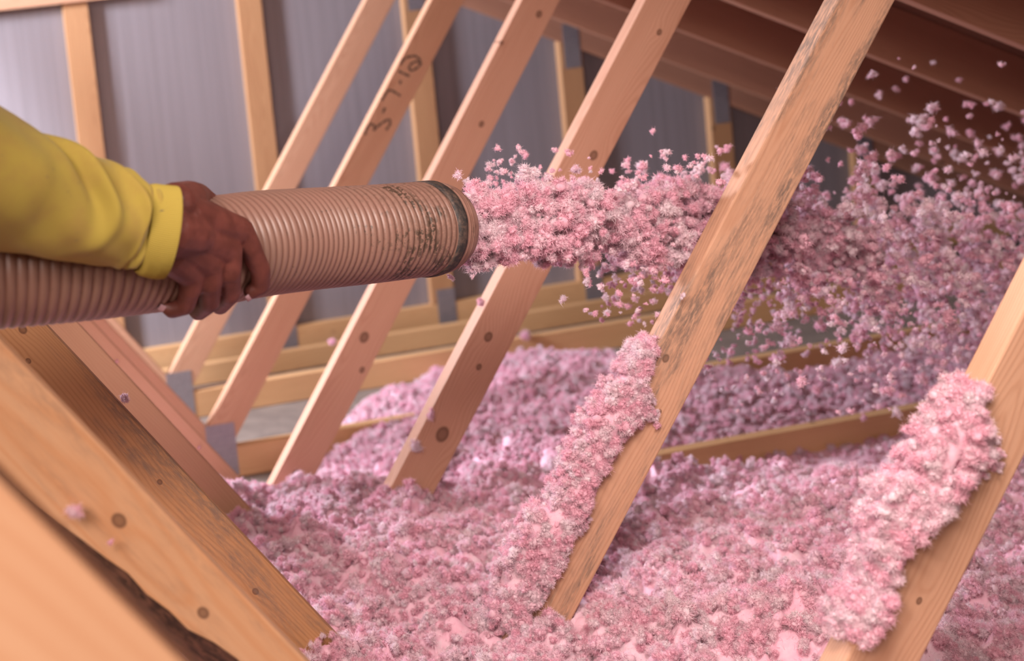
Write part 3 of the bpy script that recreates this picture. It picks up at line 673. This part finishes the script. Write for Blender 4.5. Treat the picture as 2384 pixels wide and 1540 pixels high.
FING = {'index': ([hug(556, 540, .010), hug(583, 580, .010), hug(606, 628, .010), hug(607, 664, .010), hug(584, 680, .008)], [.0165, .0140, .0125, .0118, .0095]),
        'middle': ([hug(528, 585, .011), hug(532, 635, .012), hug(536, 684, .012), hug(512, 712, .010, .03), hug(490, 698, .010, .07)], [.0170, .0150, .0130, .0115, .0095]),
        'ring': ([hug(487, 618, .011), hug(488, 660, .012), hug(488, 704, .012), hug(462, 726, .010, .025), hug(446, 712, .010, .06)], [.0165, .0145, .0125, .0112, .0095]),
        'little': ([hug(446, 640, .010), hug(442, 675, .011), hug(432, 712, .011), hug(400, 722, .009, .008), hug(388, 716, .009, .016)], [.0150, .0130, .0112, .0102, .0082])}
def hand():
    bm = bmesh.new()
    capsule_chain(bm, [elbow, at(150, 460, 1.49), at(300, 515, 1.508), wrist], [.040, .036, .031, .029])
    capsule_chain(bm, [wrist, at(440, 545, 1.535), hug(480, 560, .016)], [.029, .028, .020])
    for nm, (pts, rad) in FING.items():
        capsule_chain(bm, pts, rad)
        m = {'index': (.026, .019), 'middle': (.025, .019), 'ring': (.024, .018), 'little': (.022, .016)}[nm]
        st = {'index': at(425, 505, 1.535), 'middle': at(420, 540, 1.53), 'ring': at(405, 565, 1.53), 'little': at(395, 595, 1.532)}[nm]
        capsule_chain(bm, [st, pts[0].lerp(st, .4), pts[0], pts[1]], [m[0], m[0]*.86, m[1], rad[1]*1.06])
    # web between thumb and index, thumb laid over the far side of the hose
    capsule_chain(bm, [at(405, 480, 1.53), at(440, 462, 1.585), at(462, 455, 1.65), at(500, 480, 1.715)], [.027, .021, .0150, .012])
    capsule_chain(bm, [at(425, 500, 1.535), hug(480, 500, .012), hug(530, 518, .010)], [.022, .017, .014])
    me = bpy.data.meshes.new('arm_and_hand'); bm.to_mesh(me); bm.free()
    t = NT('brown_skin'); o = t.obj(); t.rough(0.45)
    n1 = t.noise(o, 38, 4, 0.6); n2 = t.noise(o, 330, 4, 0.65)
    t.base(t.mix(t.rng(n1, 0.3, 0.7), (0.155, 0.044, 0.034), (0.095, 0.026, 0.020)))
    t.b.inputs['Subsurface Weight'].default_value = 0.08; t.b.inputs['Subsurface Radius'].default_value = (0.006, 0.002, 0.001); t.b.inputs['Specular IOR Level'].default_value = 0.35
    hgt = t.math('ADD', t.math('MULTIPLY', n2, 0.35), n1); t.l.new(t.bump(hgt, 0.5, 0.0022), t.b.inputs['Normal'])
    o = link('arm_and_hand', me, t.m); o.parent = person; o.matrix_parent_inverse = Matrix.Translation(-Vector(person.location))
    md = o.modifiers.new('merge', 'REMESH'); md.mode = 'VOXEL'; md.voxel_size = 0.0016; md.use_smooth_shade = True
    sm = o.modifiers.new('soften', 'SMOOTH'); sm.factor = 0.6; sm.iterations = 7
    # nails
    t = NT('nail'); t.base((0.42, 0.24, 0.27)); t.rough(0.25)
    for (tip, prev, r) in ((FING['index'][0][4], FING['index'][0][3], .0085), (FING['little'][0][4], FING['little'][0][3], .0075)):
        d = (tip-prev).normalized(); cdir = Vector((0, -0.75, -0.65)); nn = (cdir-d*cdir.dot(d)).normalized(); s_ = d.cross(nn)
        V = []; F = []
        for i in range(6):
            for j in range(7):
                u = (i/5-0.5)*0.0105; a_ = (j/6-0.5)*1.7; V.append(tip+d*(0.0045+u)+nn*(math.cos(a_)*r*0.93+0.0002)*(1 if i < 5 else .93)+s_*math.sin(a_)*r*0.93)
        for i in range(5):
            for j in range(6): F.append((i*7+j, i*7+j+1, (i+1)*7+j+1, (i+1)*7+j))
        nl_ = link('fingernail', mesh('fingernail', V, F), t.m, smooth=True); nl_.parent = person; nl_.matrix_parent_inverse = Matrix.Translation(-Vector(person.location))
        so = nl_.modifiers.new('thick', 'SOLIDIFY'); so.thickness = 0.0006
hand()
def sleeve():
    # centre pixel, depth, half height in pixels, depth radius
    ST = [(-260, 330, 1.43, 175, .078), (-150, 365, 1.45, 168, .074), (0, 424, 1.475, 150, .068), (70, 450, 1.487, 138, .062), (150, 478, 1.497, 128, .056), (230, 503, 1.505, 116, .050), (290, 517, 1.509, 108, .046), (318, 526, 1.510, 103, .042), (332, 531, 1.511, 101, .040)]
    CU = [(330, 531, 1.511, 101, .040), (345, 535, 1.511, 108, .0405), (372, 540, 1.512, 110, .041), (392, 541, 1.513, 109, .041), (397, 541, 1.513, 107, .040), (392, 541, 1.513, 104, .038), (365, 538, 1.512, 100, .037)]
    def tube(name, ST, n, m, fold, mat, rib=0):
        P = [at(a, b, c) for a, b, c, _, _ in ST]; C_ = catmull(P, m); K = len(C_)-1
        par = np.arange(K+1)/m; hh = np.interp(par, range(len(ST)), [s[3]*s[2]*1.02/FPX for s in ST]); dr = np.interp(par, range(len(ST)), [s[4] for s in ST])
        ax0 = (P[-1 if rib == 0 else 3]-P[0]).normalized(); V = []; F = []
        for i in range(K+1):
            t = ax0 if rib else ((C_[min(i+1, K)]-C_[max(i-1, 0)]).normalized()*.4+ax0*.6).normalized()
            vd = (C_[i]-Vector((0, 0, CAMZ))).normalized(); nr = -(vd-t*vd.dot(t)).normalized(); up = t.cross(nr); up = up if up.z > 0 else -up
            for j in range(n):
                th = j/n*2*math.pi; k_ = 1.0
                if rib: k_ += 0.010*math.sin(th*rib)
                q = C_[i]+up*math.cos(th)*hh[i]*k_+nr*math.sin(th)*dr[i]*k_
                dd = fold(par[i], th) if fold else 0
                V.append(q+(up*math.cos(th)+nr*math.sin(th))*dd)
        for i in range(K):
            for j in range(n): F.append((i*n+j, (i+1)*n+j, (i+1)*n+(j+1) % n, i*n+(j+1) % n))
        if not rib: F.append(tuple(range(n)))
        me = mesh(name, V, F); bm = bmesh.new(); bm.from_mesh(me); bmesh.ops.recalc_face_normals(bm, faces=bm.faces[:]); bm.to_mesh(me); bm.free()
        o = link(name, me, mat, smooth=True); o.parent = person; o.matrix_parent_inverse = Matrix.Translation(-Vector(person.location)); return o
    def fold(s, th):
        # th: 0 top, pi/2 towards the camera, pi bottom; s: station index
        g1 = lambda x, m_, w_: math.exp(-((x-m_)/w_)**2)
        thc = th if th < math.pi*1.5 else th-2*math.pi
        e = 0
        l1 = 3.2+1.9*(thc/1.5)-0.9*max(0, thc-1.1)**2*1.2          # the big fold curling down from the top
        e += 0.0125*g1(s, l1, 0.24)*g1(thc, 0.85, 0.95)-0.0120*g1(s, l1-0.50, 0.26)*g1(thc, 0.75, 0.8)
        l2 = 5.0+1.2*(thc-0.2); e += 0.0075*g1(s, l2, 0.28)*g1(thc, 0.6, 0.9)-0.0075*g1(s, l2+0.5, 0.26)*g1(thc, 0.8, 0.8)
        l3 = 6.4+0.5*(thc-1.5); e += 0.004*g1(s, l3, 0.35)*g1(thc, 1.9, 0.9)-0.0045*g1(s, 6.9, 0.3)
        e += 0.006*g1(s, 5.6, 0.5)*g1(thc, 0.0, 0.35)+0.0018*math.sin(thc*3+s*1.7)+0.0012*math.sin(thc*7-s*2.9)
        return e
    t = NT('yellow_sweat_cloth'); o = t.obj(); t.rough(0.9)
    n1 = t.noise(o, 26, 4, 0.6); n2 = t.noise(o, 900, 2, 0.6)
    c = t.mix(t.rng(n1, 0.35, 0.75), (0.36, 0.26, 0.040), (0.33, 0.215, 0.042)); t.base(t.mix(t.rng(t.noise(o, 60, 3, 0.7), 0.66, 0.78), c, (0.20, 0.14, 0.05)))
    t.b.inputs['Sheen Weight'].default_value = 0.12; t.l.new(t.bump(n2, 0.35, 0.0008), t.b.inputs['Normal'])
    sl_ = tube('sleeve', ST, 96, 12, fold, t.m); sl_['label'] = 'yellow sweatshirt sleeve with a deep fold'
    t2 = NT('yellow_rib_knit'); o = t2.obj(); t2.rough(0.9)
    t2.base(t2.mix(t2.rng(t2.noise(t2.vmath('MULTIPLY', o, (30, 30, 90)), 1.0, 3, 0.6), 0.66, 0.72), (0.38, 0.275, 0.046), (0.13, 0.10, 0.05)))
    cf = tube('cuff', CU, 560, 5, None, t2.m, rib=140); cf['label'] = 'ribbed yellow cuff with a grey smudge'
sleeve()

# ------------------------------------------------------------------ the jet and the flying wool
AX = [((1085, 530), 1.91), ((1180, 520), 1.945), ((1300, 512), 1.99), ((1500, 522), 2.08), ((1650, 535), 2.17), ((1800, 555), 2.27), ((2000, 580), 2.42), ((2200, 610), 2.60), ((2384, 640), 2.78), ((2560, 680), 2.98)]
AP = np.array([list(at(p[0], p[1], y)) for p, y in AX]); SG = np.array([.046, .062, .070, .072, .085, .110, .180, .265, .330, .36])
tt = np.arange(len(AX))
def jet(n, lo, hi, spread, seed, gap=0.0, squash=0.75, core=False):
    g_ = np.random.default_rng(seed); u = g_.uniform(lo, hi, n); c = np.stack([np.interp(u, tt, AP[:, i]) for i in range(3)], -1); s = np.interp(u, tt, SG)*spread*(1+.16*np.sin(u*4.1+.6)+.10*np.sin(u*9.3))
    d = g_.normal(size=(n, 3)); r = np.sqrt(g_.uniform(0, 1, n))[:, None] if core else np.abs(g_.normal(0, .55, n))[:, None]+0.1
    d /= np.linalg.norm(d, axis=1)[:, None]; off = d*r*s[:, None]*np.array([.8, squash, 1.0]); p = c+off
    if gap: p = p[rough3(p, 77, 7, 42.0)+0.8*rough3(p, 78, 7, 95.0) > gap]
    return p
core = jet(2000, 0.0, 4.6, 1.0, 1, core=True)
core2 = jet(620, 4.4, 5.9, .55, 2, core=True)
body = jet(8000, 4.6, 9.0, 1.2, 3, gap=0.32)
edge = jet(2800, 0.3, 9.0, 1.4, 4, gap=0.1)
fall = []
g_ = np.random.default_rng(9)
for i in range(1500):
    px = g_.uniform(1560, 2420); py = g_.triangular(600, 700, 1010) - max(0, 1800-px)*.18; fall.append(at(px, py, g_.uniform(2.2, 2.95)))
fall = np.array([list(f) for f in fall]); fall = fall[rough3(fall, 5, 6, 30.0) > 0.0]
near = np.array([list(at(g_.triangular(1330, 1480, 1660), g_.triangular(590, 610, 770), g_.uniform(2.0, 2.3))) for i in range(170)]+[list(at(g_.uniform(1120, 1680), g_.triangular(330, 425, 440), g_.uniform(1.95, 2.25))) for i in range(90)])
ALLF = np.concatenate([body, edge, fall, near]); ALLS = np.concatenate([g_.uniform(.8, 2.0, len(body)), g_.uniform(.4, 1.15, len(edge)), g_.uniform(.35, 1.15, len(fall)), g_.uniform(.4, 1.25, len(near))])
def clear(p):
    b = in_web(p, 0.012)
    # nothing flies in front of the stained web or inside the hose
    a = math.radians(RW[5][1]); x0 = RW[5][0]+(p[:, 2]-0.7)/math.tan(a); b |= (p[:, 1] < YK(5)+TH+0.02) & (p[:, 0] > x0-0.035)
    b |= p[:, 2] < wool_h(p[:, 0], p[:, 1])
    v_ = p-np.array([list(HP[0])]); ax_ = np.array(list((HP[0]-HP[2]).normalized())); b |= (v_@ax_ < -0.01)
    b |= p[:, 2] > ztop(p[:, 0])-0.02
    return ~b
ok = clear(ALLF); ALLF = ALLF[ok]; ALLS = ALLS[ok]
cp = np.concatenate([core, core2]); cs = np.concatenate([g_.uniform(.55, 1.5, len(core)), g_.uniform(.6, 1.2, len(core2))])
ok = ~in_web(cp, 0.012); a5 = math.radians(RW[5][1]); x0 = RW[5][0]+(cp[:, 2]-0.7)/math.tan(a5); ok &= ~((cp[:, 1] < YK(5)+TH+0.015) & (cp[:, 0] > x0-0.02)); cp = cp[ok]; cs = cs[ok]
js = fluff('insulation_jet', np.zeros((0, 3)), [], cp, cs, NG_T, seed=21)
tag(js, 'dense jet of pink insulation shooting out of the hose mouth', 'insulation', kind='stuff')
# outlying flakes that can be picked out one by one are single objects; the dense cloud stays one
cen = np.stack([np.interp(ALLF[:, 0], AP[:, 0], AP[:, i]) for i in range(3)], -1); sg = np.interp(ALLF[:, 0], AP[:, 0], SG)
out = np.linalg.norm((ALLF-cen)*np.array([0, .6, 1]), axis=1)/sg
sc_ = out*1.0+ALLS*0.6; sc_[ALLF[:, 0] < 1.2] += 1.0; order = np.argsort(-sc_); single = order[:260]; rest = order[260:]
cl = fluff('flying_insulation', np.zeros((0, 3)), [], ALLF[rest], ALLS[rest], NG_F, seed=22)
tag(cl, 'cloud of pink insulation flakes blown through the air at right', 'insulation', kind='stuff')
for i in single:
    o = link('insulation_flake', FLAKE[int(i) % 10], None); o.location = ALLF[i]; s_ = float(ALLS[i]); o.scale = (s_, s_, s_); o.rotation_euler = g_.uniform(0, 6.28, 3)
    x5 = rx(5, float(ALLF[i][2])); zc = float(np.interp(ALLF[i][0], AP[:, 0], AP[:, 2])); hi_ = ALLF[i][2] > zc
    if ALLF[i][0] < x5: lb = ('above' if hi_ else 'below')+' the jet, left of the stained web'
    elif hi_: lb = 'above the cloud, in front of the dark rafters'
    else: lb = 'below the cloud, '+('close behind the stained web' if ALLF[i][0] < 1.55 else 'over the pink bed halfway to the right web' if ALLF[i][0] < 1.95 else 'close to the right-hand web')
    tag(o, 'loose pink flake '+lb, 'insulation', 'single flakes flying '+lb)
